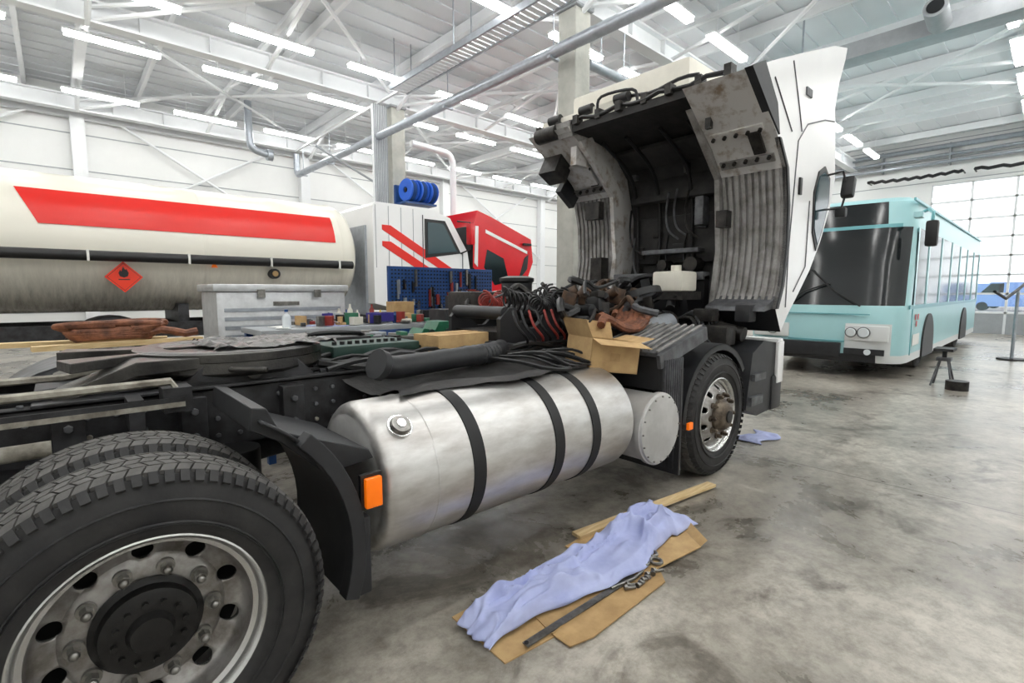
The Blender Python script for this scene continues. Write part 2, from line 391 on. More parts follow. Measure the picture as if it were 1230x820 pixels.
def rim(name,parent,x,y0,z,kind,R0=.3,wd=.28):
    b=B();k=R0/.3
    if kind=='rear':
        f=[(.304,.012),(.306,0),(.298,-.004),(.288,.006),(.282,.03),(.268,.038),(.264,.08),(.258,.10),(.246,.112),(.205,.128),(.19,.118),(.13,.116),(.0,.116)]
        bk=[(0,.132),(.13,.132),(.2,.144),(.255,.125),(.275,.11),(.275,wd-.02),(.3,wd)];hd=.116
    else:
        f=[(.304,.012),(.306,0),(.298,-.004),(.288,.006),(.282,.03),(.268,.038),(.262,.05),(.25,.045),(.215,.0),(.19,-.012),(.13,-.012),(0,-.012)]
        bk=[(0,.004),(.13,.004),(.2,.01),(.25,.062),(.275,.07),(.275,wd-.02),(.3,wd)];hd=-.012
    pr=[(a*k,h) for a,h in f+bk]
    b.lathe(pr,(x,y0,z),(0,1,0),'rim',72,closed=True,mf=lambda q:'rimlip' if q<5 else 'rim')
    o=b.obj(name+'_rim',parent)
    c=B()
    for j in range(10):
        a=2*pi*(j+.5)/10;rr=.224*k;ys=y0+(.06 if kind=='rear' else -.06)
        c.cyl((x+rr*math.cos(a),ys,z+rr*math.sin(a)),(x+rr*math.cos(a),ys+.14,z+rr*math.sin(a)),.027*k if kind=='rear' else .024,'groove',seg=20)
    co=c.obj('cut');bpy.context.view_layer.update()
    try: cut_holes(o,co)
    except Exception as ex: print(ex)
    b=B();yd=y0+hd;nm='nut' if kind=='rear' else 'hub_rust'
    for j in range(10):
        a=2*pi*j/10;rr=.168*k;px,pz=x+rr*math.cos(a),z+rr*math.sin(a)
        b.cyl((px,yd,pz),(px,yd-.012,pz),.024*k,nm,seg=16);b.cyl((px,yd-.01,pz),(px,yd-.04,pz),.017*k,nm,seg=6);b.sph((px,yd-.04,pz),.014*k,nm,seg=10)
    if kind=='rear':
        b.lathe([(.14*k,0),(.142*k,-.012),(.125*k,-.02),(.12*k,-.05),(.105*k,-.056),(.06*k,-.058),(.055*k,-.072),(.05*k,-.085),(0,-.088)],(x,yd,z),(0,1,0),'hub',40)
        for j in range(12):
            a=2*pi*j/12+.1;b.cyl((x+.088*math.cos(a),yd-.05,z+.088*math.sin(a)),(x+.088*math.cos(a),yd-.072,z+.088*math.sin(a)),.009,'hub',seg=6)
    else:
        b.lathe([(.14*k,0),(.135*k,-.02),(.12*k,-.03),(.11*k,-.05),(.1*k,-.065),(.075*k,-.075),(0,-.077)],(x,yd,z),(0,1,0),'hub_rust',40)
        b.lathe([(.05,-.075),(.048,-.085),(0,-.087)],(x,yd,z),(0,1,0),'hub',24)
    b.cyl((x,yd+.03,z),(x,y0+.6,z),.12,'hub')
    b.lathe([(.0,.2),(.27*k,.2)],(x,y0,z),(0,1,0),'groove',40)
    b.obj(name+'_hub',parent)

# ================= SEMI TRUCK
T=empty('semi_truck_with_tilted_cab')
RX=.14;FX=3.92
b=B();tyre(b,RX,1.66,.275,.5,.5,.295,treads=80);tyre(b,RX,1.99,.275,.5,.5,.295,treads=80);b.obj('rear_tyres_near',T,recalc=True)
rim('rear_wheel',T,RX,1.68,.5,'rear',.305)
b=B();tyre(b,RX,3.735,.275,.5,.5,.295,treads=60);tyre(b,RX,4.065,.275,.5,.5,.295);b.obj('rear_tyres_far',T)
b=B();tyre(b,FX,1.79,.3,.5,.5,.295,treads=60);b.obj('front_tyre_near',T)
rim('front_wheel',T,FX,1.80,.5,'front',.3)
b=B();tyre(b,FX,3.92,.3,.5,.5,.295);b.obj('front_tyre_far',T)
b=B()
for y in (2.57,3.43):
    s=1 if y<3 else -1
    b.b2((-1.3,y,.78),(5.0,y+s*.012,1.06),'chassis');b.b2((-1.3,y,1.048),(5.0,y+s*.08,1.06),'chassis');b.b2((-1.3,y,.78),(5.0,y+s*.08,.792),'chassis')
    x=-1.2
    while x<4.9:
        for z in (.84,.92,1.0):
            if R.random()<.75:b.cyl((x,y-s*.0,z),(x,y-s*.014,z),.012,'chassis_lt' if R.random()<.1 else 'greyplate',seg=6)
        x+=.09
    x=-1.25
    while x<1.2:
        b.cyl((x,y+s*.04,1.06),(x,y+s*.04,1.072),.012,'greyplate',seg=6);x+=.08
for x in (-1.1,-.3,.65,1.5,2.5,3.3,4.7):
    b.b2((x-.05,2.58,.82),(x+.05,3.42,1.02),'chassis')
for x in (-.45,-.05,.36,.78):
    b.b2((x,2.50,.80),(x+.1,2.57,1.04),'chassis');b.cyl((x+.05,2.5,.87),(x+.05,2.48,.87),.016,'greyplate',seg=6);b.cyl((x+.05,2.5,.98),(x+.05,2.48,.98),.016,'greyplate',seg=6)
b.cyl((RX,2.3,.5),(RX,3.7,.5),.09,'chassis');b.sph((RX,3,.5),.24,'engine',(1,.8,1))
b.cyl((RX,3,.55),(2.8,3,.8),.06,'chassis')
b.box((FX,3,.42),(.14,1.9,.1),'chassis')
for y in (2.45,3.55):
    b.cyl((RX-.35,y,.5),(RX-.35,y,.85),.11,'black');b.cyl((RX+.4,y,.42),(RX+.4,y,.8),.11,'black')
    b.box((RX,y,.42),(.95,.09,.07),'chassis')
    for k in range(4):b.box((FX,2.57 if y<3 else 3.43,.5+k*.02),(1.5-k*.25,.08,.016),'chassis',rot=(0,0,0))
b.obj('ladder_frame',T,bevel=.003)
b=B()
b.tube([(-1.3,2.42,1.13),(-.2,2.42,1.13),(.32,2.42,1.135),(.36,2.42,1.06)],.016,'chassis_lt',6)
b.b2((-1.3,2.37,1.035),(.36,2.40,1.055),'chassis_lt');b.b2((-1.3,2.37,1.055),(.36,2.376,1.075),'chassis')
b.tube([(-1.3,2.95,1.12),(0,2.95,1.12),(.22,2.95,1.16),(.36,2.92,1.10)],.016,'chassis_lt',6)
b.box((.34,2.45,1.06),(.1,.12,.1),'chassis')
for x in(-.9,-.3,.2):b.box((x,2.45,1.02),(.05,.16,.12),'chassis')
b.cyl((-.25,2.44,.93),(-.05,2.44,.93),.03,'chassis_lt',seg=12)
for k in range(5):
    y=2.62+.05*k
    b.tube([(-1.2+.25*i,y+.02*math.sin(i*1.7+k),1.085+.012*math.sin(i*2.3+k*2)) for i in range(12)],.011,'black',6)
for k in range(9):
    b.tube(smooth_path([(1.0+.25*i,2.5+.07*k+.05*math.sin(i*1.3+k*2),1.1+.03*math.sin(i*2+k*2)) for i in range(9)],3),R.choice((.010,.014,.02)),R.choice(('black','blackpl','greyplate','black')),6)
b.obj('frame_profiles_and_air_lines',T)
# fifth wheel
b=B();cx,cy,zz=.68,3.0,1.2
pts=[];n=40
for i in range(n+1):
    a=math.radians(-160+320*i/n);pts.append((cx+.45*math.cos(a)*(1 if math.cos(a)>0 else .98),cy+.45*math.sin(a)))
pts+= [(cx-.66,cy+.36),(cx-.70,cy+.18),(cx-.28,cy+.07),(cx-.02,cy+.06),(cx+.04,cy),(cx-.02,cy-.06),(cx-.28,cy-.07),(cx-.70,cy-.18),(cx-.66,cy-.36)]
b.prism(pts,'z',zz-.03,zz+.012,'grease')
b.lathe([(.45,-.03),(.455,-.08),(.42,-.1),(.42,-.03)],(cx,cy,zz),(0,0,1),'grease',48)
b.lathe([(.30,.012),(.31,.018),(.42,.018),(.43,.012)],(cx,cy,zz),(0,0,1),'grease',48)
for s in(-1,1):
    b.prism([(cx-.2,zz-.03),(cx+.2,zz-.03),(cx+.3,1.07),(cx-.3,1.07)],'y',cy+s*.36-.04,cy+s*.36+.04,'chassis')
    b.cyl((cx,cy+s*.3,zz-.08),(cx,cy+s*.42,zz-.08),.04,'grease')
    b.prism([(cx-.72,zz-.11),(cx-.45,zz-.0),(cx-.2,zz-.0),(cx-.2,zz-.05),(cx-.45,zz-.06),(cx-.72,zz-.15)],'y',cy+s*.28-.11,cy+s*.28+.11,'grease')
b.b2((-.1,2.55,1.06),(1.3,3.45,1.075),'chassis')
b.tube([(cx-.2,cy-.1,zz-.05),(cx-.1,cy-.45,zz-.06),(cx+.02,cy-.55,zz-.06)],.014,'grease')
b.grid(lambda u,v:(cx-.15+.58*u+.03*math.sin(v*9),cy-.34+.6*v+.03*math.sin(u*11),zz+.024+.03*abs(noise.noise((u*5,v*5,3)))+.03*abs(noise.noise((u*13,v*11,8)))),24,24,'grease')
b.obj('fifth_wheel_coupling',T,bevel=.004)
b=B()
def guard(b,cx,cz,r,a0,a1,y0,y1,m,n=14,th=.012,lip=.05):
    A=arc(cx,cz,r,a0,a1,n);Bq=arc(cx,cz,r+th,a1,a0,n);b.prism(A+Bq,'y',y0,y1,m)
    if lip:
        A=arc(cx,cz,r-lip,a0,a1,n);Bq=arc(cx,cz,r+th,a1,a0,n);b.prism(A+Bq,'y',y0,y0+.012,m)
guard(b,RX,.5,.6,20,165,3.68,4.35,'greyplate')
GX=.18
guard(b,GX,.52,.61,-20,60,1.8,2.4,'blackpl',lip=.0)
b.prism(arc(GX,.52,.60,-20,46,12)+arc(GX,.52,.66,46,-20,12),'y',1.765,1.83,'blackpl')
b.prism([(.47,1.10),(.52,1.09),(.56,1.0),(.9,.86),(.92,.82),(.72,.80),(.56,.96),(.46,1.02)],'y',1.85,2.4,'blackpl')
b.b2((.80,1.77,.3),(.86,1.86,.62),'blackpl',bev=.01)
for k in range(4):
    b.prism(arc(GX,.52,.62,-18,40,8)+arc(GX,.52,.645,40,-18,8),'y',1.95+.12*k,1.965+.12*k,'blackpl')
b.obj('wheel_mudguards',T,bevel=.004)
b=B();b.b2((.83,1.74,.66),(.9,1.765,.78),'orange',bev=.008);b.b2((.82,1.765,.65),(.91,1.785,.79),'black')
b.box((3.36,1.75,.52),(.06,.02,.05),'orange');b.obj('side_marker_lamps',T)
# fuel tank
b=B();TR=.345;ty=2.12;tz=.655
b.lathe([(0,.93),(.29,.935),(.32,.945),(.338,.965),(TR,.99),(TR,2.66),(.338,2.685),(.31,2.7),(0,2.71)],(0,ty,tz),(1,0,0),'alu',72,mf=lambda k:'alu_end' if k in(0,7) else 'alu')
for x in (1.19,2.0,):b.lathe([(TR,x-.006),(TR+.003,x),(TR,x+.006)],(0,ty,tz),(1,0,0),'alu',72)
for x in (1.42,1.98,2.3):
    b.lathe([(TR,x-.037),(TR+.006,x-.035),(TR+.006,x+.035),(TR,x+.037)],(0,ty,tz),(1,0,0),'strap',72)
    b.b2((x-.03,2.4,.35),(x+.03,2.57,.95),'strap')
a=math.radians(48);fc=(1.06,ty-TR*math.cos(a),tz+TR*math.sin(a));nd=Vector((0,-math.cos(a),math.sin(a)));p=Vector(fc)
b.cyl(p-nd*.01,p+nd*.018,.056,'chrome');b.cyl(p+nd*.018,p+nd*.034,.05,'nut',r2=.042);b.cyl(p+nd*.034,p+nd*.04,.02,'chrome')
b.obj('fuel_tank',T,smooth=40)
b=B();b.lathe([(0,0),(.215,.0),(.235,.004),(.24,.018),(.25,.02),(.25,.05),(.235,.055),(.235,.6),(0,.6)],(2.99,1.76,.565),(0,1,0),'alu_end',56)
for j in range(16):
    a=2*pi*j/16;b.cyl((2.99+.226*math.cos(a),1.762,.565+.226*math.sin(a)),(2.99+.226*math.cos(a),1.752,.565+.226*math.sin(a)),.006,'nut',seg=6)
b.b2((2.85,2.2,.78),(3.15,2.55,.84),'chassis')
b.obj('exhaust_silencer',T)
b=B()
def matf(u,v):
    x=1.15+1.45*u;y=2.04+.5*v;d=(y-ty)/TR;z=tz+TR*math.sqrt(max(0,1-min(1,d*d)))+.012+.012*noise.noise((x*7,y*7,1))
    if y>ty+.2:z=max(z,.93+.3*(y-2.32)+.012*noise.noise((x*9,y*9,2))+.03)
    return (x+.06*math.sin(v*5),y+.04*math.sin(u*9),z+.01)
b.grid(matf,30,10,'insul')
for k in range(6):
    x=2.0+.1*k
    b.tube(smooth_path([(x,2.45,1.08),(x+.12,2.25,1.06+.02*(k%3)),(x+.2,2.08,1.03),(x+.36,2.04+.02*k,1.015),(x+.42,2.2,1.04),(x+.3,2.42,1.09)],5),.009 if k%2 else .013,'black',6)
b.obj('rubber_mat_on_tank',T)
b=B();P=smooth_path([(1.16,2.28,1.14),(1.25,2.3,1.11),(1.4,2.36,1.1),(1.7,2.42,1.1),(1.95,2.46,1.1),(2.1,2.5,1.1),(2.25,2.58,1.11)],8)
b.tube(P,.07,'blackpl',18,rf=lambda k:(.06+.008*(k%2)) if 28<k<44 else (.078 if k<5 else .062))
b.obj('intake_hose',T)
b=B()
guard(b,FX,.5,.57,35,178,1.8,2.42,'blackpl',lip=.04)
b.b2((3.27,1.78,.16),(3.30,2.3,.95),'blackpl')
for k in range(7):b.b2((3.255,1.82+.065*k,.2),(3.27,1.85+.065*k,.93),'blackpl')
b.b2((3.08,1.80,.80),(3.32,2.35,1.05),'blackpl',bev=.015)
for k in range(9):b.b2((3.06+.029*k,1.785,.5),(3.07+.029*k,1.80,1.03),'greyplate')
b.b2((3.05,1.80,.45),(3.32,1.83,1.04),'blackpl')
b.box((3.36,2.1,1.14),(.66,.58,.03),'greyplate',rot=(0,math.radians(-14),0))
for k in range(9):b.box((3.36,1.85+.063*k,1.162),(.64,.022,.016),'under',rot=(0,math.radians(-14),0))
b.box((3.34,1.81,1.10),(.68,.03,.1),'greyplate',rot=(0,math.radians(-14),0))
b.obj('front_mudguard',T,bevel=.003)
b=B()
b.prism([(4.45,.45),(4.55,.95),(4.8,1.05),(5.18,1.0),(5.22,.38),(4.7,.36)],'y',1.80,2.35,'blackpl')
b.b2((5.08,1.77,.62),(5.22,1.8,1.02),'white_paint',bev=.008)
b.b2((5.0,1.78,.36),(5.24,4.22,.7),'blackpl',bev=.03);b.b2((5.1,1.78,.7),(5.24,4.22,1.05),'white_paint',bev=.03)
b.b2((4.5,1.77,.48),(4.75,1.80,.56),'greyplate');b.b2((4.55,1.77,.7),(4.8,1.80,.76),'greyplate')
b.prism([(4.45,.45),(4.55,.95),(4.8,1.05),(5.18,1.0),(5.22,.38),(4.7,.36)],'y',3.65,4.2,'blackpl')
for k in range(12):
    x=4.3+.06*k;b.tube(smooth_path([(x,1.95+.03*(k%4),.85+.05*(k%3)),(x+.05,2.2,1.1),(x+.15,2.35,1.25+.03*(k%3)),(x+.2,2.6,1.2)],4),.018,R.choice(('black','engine','greyplate')),7)
b.box((4.5,2.1,1.1),(.2,.25,.18),'engine',bev=.02);b.cyl((4.7,1.95,1.1),(4.7,2.2,1.15),.07,'engine')
b.box((4.72,1.95,1.3),(.16,.14,.16),'blackpl',bev=.02);b.box((4.55,2.25,1.28),(.14,.2,.12),'engine',bev=.02)
b.obj('front_bumper_and_steps',T)
# cab
WN=2.34;WF=3.66
b=B()
outer=[(4.14,3.25),(4.7,3.48),(5.4,3.75),(6.1,4.02),(6.55,4.14),(6.5,4.0),(6.33,3.7),(6.25,3.44),(6.33,3.1),(6.40,2.73),(6.28,2.4),(6.03,2.03),(5.75,1.72),(5.48,1.5),(5.2,1.28),(5.04,1.12)]
archp=[(4.88,1.34),(4.99,1.55),(5.05,1.9),(5.03,2.3),(4.95,2.62),(4.74,2.84),(4.5,3.0)]
no=len(outer);E={no-1:'blackpl'}
for k in range(no,no+len(archp)):E[k]='under'
E[no+4]='undersilver';E[no+5]='undersilver';E[no+6]='undersilver'
for k in(9,10,11,12):E[k]='glass_dark'
b.prism(outer+archp,'y',1.75,WN,'white_paint',edges=E,caps=('white_paint','under'))
b.prism(outer+archp,'y',WF,4.25,'white_paint',edges=E,caps=('undersilver','white_paint'))
outm=[(4.2,3.275)]+outer[1:]
tun=[(5.30,1.45),(5.42,1.9),(5.4,2.4),(5.25,2.85),(4.95,3.12),(4.5,3.2),(4.2,3.2)]
E={len(outm)-1+k:'insul' for k in range(len(tun)+1)}
for k in(9,10,11,12):E[k]='glass_dark'
b.prism(outm+tun,'y',WN,WF,'white_paint',edges=E,caps=('insul','insul'))
b.prism([(4.12,3.25),(4.36,3.36),(4.66,3.1),(4.74,2.86),(4.5,3.0)],'y',1.735,1.8,'blackpl')
lip=archp[:6];b.prism(lip+[(x+.045,z) for x,z in reversed(lip)],'y',1.735,1.78,'blackpl')
for y,m in ((WN,'under'),(WF-.05,'undersilver')):
    b.prism([(4.3,3.12),(4.9,2.6),(4.98,1.9),(4.88,1.35),(5.05,1.2),(5.15,1.9),(5.1,2.65),(4.5,3.2)],'y',y,y+.05,m)
def offs(p,d):return [(x-d,z-d*.3) for x,z in p]
for (a,c) in ((1.8,WN-.03),(WF+.04,4.2)):
    y=a
    while y<c:
        q=archp[:5];b.prism(q+list(reversed(offs(q,.022))),'y',y,y+.034,'under');y+=.062
b.prism([(4.88,1.34),(4.99,1.5),(4.9,1.42),(4.72,1.36),(4.70,1.32)],'y',1.78,WN,'greyplate')
for (ya,yb) in ((1.8,WN-.02),(WF+.02,4.2)):
    for t in (.25,.75):
        p0=Vector((4.5,0,3.0)).lerp(Vector((4.95,0,2.62)),t)
        for k in range(5):
            yy=ya+(yb-ya)*(k+.5)/5;b.cyl((p0.x,yy,p0.z),(p0.x-.02,yy,p0.z-.025),.018,'engine',seg=10)
    b.box((4.60,(ya+yb)/2,2.92),(.06,(yb-ya)*.9,.02),'undersilver',rot=(0,.66,0))
    b.box((4.86,(ya+yb)/2,2.71),(.08,(yb-ya)*.95,.03),'under',rot=(0,.78,0))
    b.box((4.72,ya+.12,2.82),(.22,.1,.03),'engine',rot=(0,.7,0))
b.box((5.36,3.0,2.1),(.07,1.1,.55),'insul',bev=.03);b.box((5.26,3.0,2.68),(.07,1.1,.35),'insul',rot=(0,.4,0),bev=.03);b.box((5.0,3.0,3.0),(.3,1.1,.06),'insul',rot=(0,.5,0),bev=.02)
for y in(2.5,2.8,3.2,3.5):b.tube(smooth_path([(5.30,y,1.5),(5.30,y+.02,2.0),(5.24,y,2.5),(5.02,y-.03,2.85),(4.55,y,3.12)],4),.02,'black')
b.cyl((5.15,2.75,1.8),(5.32,2.75,1.8),.08,'engine');b.cyl((5.15,3.1,1.8),(5.32,3.1,1.8),.06,'engine')
for k in range(24):
    y=R.uniform(WN+.12,WF-.12);z=R.uniform(1.5,2.9)
    b.box((5.33 if z<2.4 else 5.33-(z-2.4)*.4,y,z),(.08,R.uniform(.04,.16),R.uniform(.03,.14)),R.choice(('engine','engine','black','greyplate','insul','engine')),bev=.006)
for k in range(7):
    y=R.uniform(WN+.15,WF-.2);z=R.uniform(1.6,2.2)
    b.tube(smooth_path([(5.25,y,z),(5.2,y+.1,z+.1),(5.22,y+.15,z+.3),(5.1,y+.05,z+.5)],4),.012,R.choice(('black','greyplate','engine')),6)
b.box((5.2,3.0,1.95),(.16,.7,.05),'greyplate',bev=.01);b.box((5.12,2.62,2.35),(.14,.1,.3),'greyplate',bev=.02)
b.box((4.86,2.26,2.2),(.12,.1,.16),'engine');b.box((4.86,3.76,1.75),(.14,.16,.3),'engine')
b.box((4.45,2.24,3.02),(.05,.05,.12),'engine')
b.box((4.65,3.9,2.85),(.3,.35,.03),'undersilver',rot=(0,.7,0));b.box((4.8,3.8,2.45),(.1,.2,.2),'engine')
b.box((4.45,3.75,3.0),(.2,.08,.2),'undersilver')
for k in range(9):
    y=1.95+.27*k;b.box((4.2+.03*(k%2),y,3.3),(.1,.06,.09),'engine')
b.tube([(4.35,2.3+.1*i,3.42+.02*math.sin(i)) for i in range(14)],.018,'black')
b.tube([(4.2,2.0+.15*i,3.3+.02*math.sin(i*2)) for i in range(14)],.022,'black')
b.tube(smooth_path([(4.3,2.9,3.35),(4.28,2.95,3.46),(4.25,3.3,3.48),(4.25,3.35,3.36)],4),.015,'black')
for y in (3.0,3.45,3.9):
    b.cyl((4.3,y,3.42),(4.3,y+.16,3.42),.05,'black')
b.b2((4.55,2.5,3.42),(5.9,3.95,3.72),'offwhite',bev=.05)
b.b2((4.3,3.0,3.3),(4.6,4.2,3.44),'offwhite',bev=.03)
b.box((4.35,3.9,3.3),(.35,.5,.16),'under',rot=(0,-.35,0));b.cyl((4.2,3.85,3.25),(4.2,4.15,3.25),.08,'engine')
b.box((4.45,4.1,2.95),(.22,.26,.3),'engine',rot=(0,.5,0));b.box((4.75,4.18,2.7),(.3,.08,.2),'blackpl',rot=(0,.6,0))
w=[(5.72,2.5),(5.84,2.72),(6.02,2.8),(6.2,2.7),(6.2,2.45),(6.05,2.15),(5.88,1.92),(5.74,2.1)]
b.prism(w,'y',1.738,1.75,'black')
cw=(5.95,2.4);b.prism([(cw[0]+(x-cw[0])*.86,cw[1]+(z-cw[1])*.86) for x,z in w],'y',1.732,1.74,'glass_blue')
for pa in ([(5.12,1.35),(5.12,1.9),(5.22,2.9),(5.45,3.1),(5.95,3.25),(6.25,3.3)],[(5.05,2.95),(4.6,3.3)],[(5.3,1.5),(5.6,1.75),(5.62,2.4)],[(5.0,3.55),(5.2,3.2),(5.3,3.0)]):
    b.tube([(x,1.748,z) for x,z in pa],.007,'greyplate',6)
b.box((5.32,1.74,2.5),(.06,.02,.16),'black',bev=.005)
b.tube([(6.1,1.74,2.72),(6.12,1.6,2.74),(6.16,1.57,2.55),(6.12,1.6,2.36),(6.05,1.74,2.36)],.012,'black')
b.box((6.17,1.56,2.58),(.1,.12,.22),'black',bev=.03,rot=(0,.3,0));b.box((6.12,1.6,2.32),(.08,.1,.1),'black',bev=.02)
b.b2((5.35,1.735,3.35),(5.5,1.75,3.42),'greyplate')
b.obj('tilted_cab',T,smooth=30)
# engine
b=B()
b.b2((3.2,2.72,.7),(4.55,3.28,1.32),'engine',bev=.03);b.b2((3.3,2.82,1.32),(4.4,3.18,1.42),'engine',bev=.03)
for k in range(5):b.b2((3.35+.21*k,2.85,1.42),(3.5+.21*k,3.15,1.49),'greyplate',bev=.01)
b.lathe([(.36,0),(.39,.0),(.40,.14),(.36,.14)],(4.72,3.0,1.3),(1,0,0),'blackpl',40,closed=True);b.b2((4.9,2.45,.8),(5.0,3.55,1.66),'black');b.b2((4.86,2.45,1.62),(5.02,3.55,1.7),'greyplate',bev=.01)
for k in range(9):
    a=2*pi*k/9;b.box((4.76,3.0+.2*math.cos(a),1.3+.2*math.sin(a)),(.015,.28,.1),'blackpl',rot=(a,.0,.35))
b.cyl((4.66,3,1.3),(4.8,3,1.3),.08,'galv')
b.lathe([(.2,0),(.22,0),(.22,.06),(.2,.06)],(3.95,2.6,1.42),(0,.4,1),'black',32,closed=True);b.lathe([(.15,0),(.16,0),(.16,.03),(.15,.03)],(3.95,2.6,1.44),(0,.4,1),'greyplate',32,closed=True)
b.cyl((3.9,2.5,1.15),(4.3,2.5,1.2),.1,'galv');b.sph((4.35,2.55,1.2),.12,'engine');b.cyl((3.3,2.55,1.1),(3.7,2.55,1.1),.09,'engine_rust')
b.b2((4.45,2.45,1.5),(4.75,2.78,1.7),'offwhite',bev=.03);b.cyl((4.6,2.6,1.7),(4.6,2.6,1.76),.05,'offwhite');b.b2((4.42,2.42,1.42),(4.78,2.8,1.5),'engine')
for k in range(64):
    x=R.uniform(2.9,4.5);y=R.uniform(2.35,3.4);z=R.uniform(1.1,1.5)
    pts=[(x,y,z)]
    for q in range(5):
        x+=R.uniform(-.12,.16);y+=R.uniform(-.12,.12);z+=R.uniform(-.08,.1);pts.append((min(x,4.65),y,min(max(z,.95),1.6)))
    b.tube(smooth_path(pts,4),R.choice((.010,.014,.02,.03)),R.choice(('black','black','engine','blackpl','engine_rust','greyplate','black')),7)
for k in range(56):
    b.box((R.uniform(2.95,4.5),R.uniform(2.45,3.4),R.uniform(1.2,1.5)),(R.uniform(.05,.16),R.uniform(.05,.12),R.uniform(.05,.14)),R.choice(('engine','engine','greyplate','black','engine_rust','black')),rot=(R.uniform(-.3,.3),R.uniform(-.3,.3),R.uniform(0,1.5)),bev=.008)
for k in range(12):
    x,y,z=R.uniform(3,4.4),R.uniform(2.4,3.3),R.uniform(1.3,1.48);b.cyl((x,y,z),(x+R.uniform(-.1,.1),y+R.uniform(-.1,.1),z+R.uniform(.04,.1)),R.uniform(.03,.06),R.choice(('galv','engine','black','engine_rust')),seg=16)
br=[(2.35,1.05),(2.35,1.30),(2.44,1.38),(2.5,1.38),(2.54,1.28),(2.62,1.22),(2.7,1.22),(2.78,1.28),(2.82,1.38),(2.9,1.38),(2.98,1.3),(2.98,1.05)]
b.prism(br,'y',2.7,2.74,'blackpl');b.prism(br,'y',3.3,3.34,'blackpl')
b.b2((2.4,2.74,1.06),(2.95,3.3,1.2),'engine')
for x in (2.42,2.9):b.cyl((x,2.72,1.34),(x,3.32,1.34),.05,'blackpl',seg=16)
b.cyl((3.15,2.5,1.35),(3.15,3.5,1.35),.05,'blackpl')
b.cyl((3.35,3.6,1.06),(3.35,3.6,1.58),.15,'blackpl');b.lathe([(.15,0),(.17,.02),(.17,.05),(.1,.07),(0,.07)],(3.35,3.6,1.58),(0,0,1),'black',24)
b.b2((2.7,3.5,1.06),(3.1,3.85,1.5),'engine',bev=.02)
b.obj('engine_and_brackets',T)
def helix(c,ax,r,L,turns,n=16):
    c=Vector(c);ax=Vector(ax).normalized();t=Vector((0,0,1));e1=(t-ax*t.dot(ax)).normalized();e2=ax.cross(e1)
    return [c+ax*(L*i/(turns*n))+Vector((0,0,-.05*math.sin(pi*i/(turns*n))))+(e1*math.cos(2*pi*i/n)+e2*math.sin(2*pi*i/n))*r*(1+.15*math.sin(i*.37)) for i in range(turns*n+1)]
b=B()
for c,ax,r,L,tn,m in (((2.7,2.72,1.42),(1,.3,.05),.06,.35,9,'black'),((2.65,3.0,1.46),(1,-.2,.05),.075,.42,9,'black'),((2.6,3.2,1.44),(.9,.4,0),.065,.35,9,'redhose'),((2.95,2.66,1.46),(.6,.8,.1),.07,.35,8,'black')):
    b.tube(helix(c,ax,r,L,tn),.009,m,6)
for k in range(8):
    x=2.4+.08*k;b.tube(smooth_path([(x,2.62,1.36),(x-.03,2.54,1.26),(x+.05,2.52,1.16),(x+.1,2.6,1.1)],4),.010,R.choice(('black','black','redhose','blackpl')),6)
b.obj('coiled_air_lines',T)
b=B()
for k in range(7):
    x0=2.98+.08*k
    b.tube(smooth_path([(x0+.1*i,2.28+.06*math.sin(i+k)+.04*k,1.25+.05*math.sin(i*1.3+k)+.01*k) for i in range(6)],3),.032,'leather',8)
b.obj('leather_straps_on_engine',T)
b=B();b.b2((1.15,3.15,1.06),(2.15,4.1,1.10),'greyplate');b.b2((1.2,2.9,1.10),(1.8,3.3,1.17),'darkgreen',bev=.012);b.b2((1.15,3.4,1.10),(1.7,3.8,1.18),'blackpl',bev=.015)
for k in range(10):b.cyl((1.25+.05*k,3.0,1.17),(1.25+.05*k,3.0,1.19),.015,'black',seg=10)
b.tube(smooth_path([(1.2,3.5,1.19),(1.35,3.35,1.22),(1.6,3.4,1.2),(1.75,3.6,1.14)],5),.018,'black')
b.b2((2.1,3.5,1.06),(3.3,3.8,1.12),'chassis')
for k in range(20):
    b.box((R.uniform(1.2,2.1),R.uniform(3.35,4.0),1.13+R.uniform(0,.03)),(R.uniform(.05,.16),R.uniform(.04,.1),R.uniform(.03,.08)),R.choice(('engine','galv','black','toolsteel','greyplate','green')),rot=(0,0,R.uniform(0,3)),bev=.005)
b.obj('catwalk_and_battery_box',T)

# ---------- boxes
def openbox(name,c,sz,rz,m='cardboard',flaps=True,closed=False,tilt=0):
    b=B();a,w,h=sz
    if closed:
        b.b2((-a/2,-w/2,0),(a/2,w/2,h),m);b.b2((-a/2-.001,-.02,h),(a/2+.001,.02,h+.002),'cardboard2')
    else:
        t=.006
        b.b2((-a/2,-w/2,0),(a/2,w/2,t),m)
        b.b2((-a/2,-w/2,0),(a/2,-w/2+t,h),m);b.b2((-a/2,w/2-t,0),(a/2,w/2,h),m);b.b2((-a/2,-w/2,0),(-a/2+t,w/2,h),m);b.b2((a/2-t,-w/2,0),(a/2,w/2,h),m)
        f=.13
        b.face([(-a/2,-w/2,h),(a/2,-w/2,h),(a/2+.01,-w/2-f,h-.03),(-a/2-.01,-w/2-f,h-.03)],m)
        b.face([(-a/2,w/2,h),(a/2,w/2,h),(a/2,w/2+f*.5,h+.12),(-a/2,w/2+f*.5,h+.12)],m)
        b.face([(a/2,-w/2,h),(a/2,w/2,h),(a/2+f*.9,w/2,h+.04),(a/2+f*.9,-w/2,h+.04)],m)
        b.face([(-a/2,-w/2,h),(-a/2,w/2,h),(-a/2-f*.5,w/2,h+.12),(-a/2-f*.5,-w/2,h+.12)],m)
        b.b2((-a*.1,-w/2-.001,h*.35),(a*.1,-w/2,h*.6),'cardboard2')
    o=b.obj(name,recalc=closed);o.location=c;o.rotation_euler=(0,tilt,rz);return o
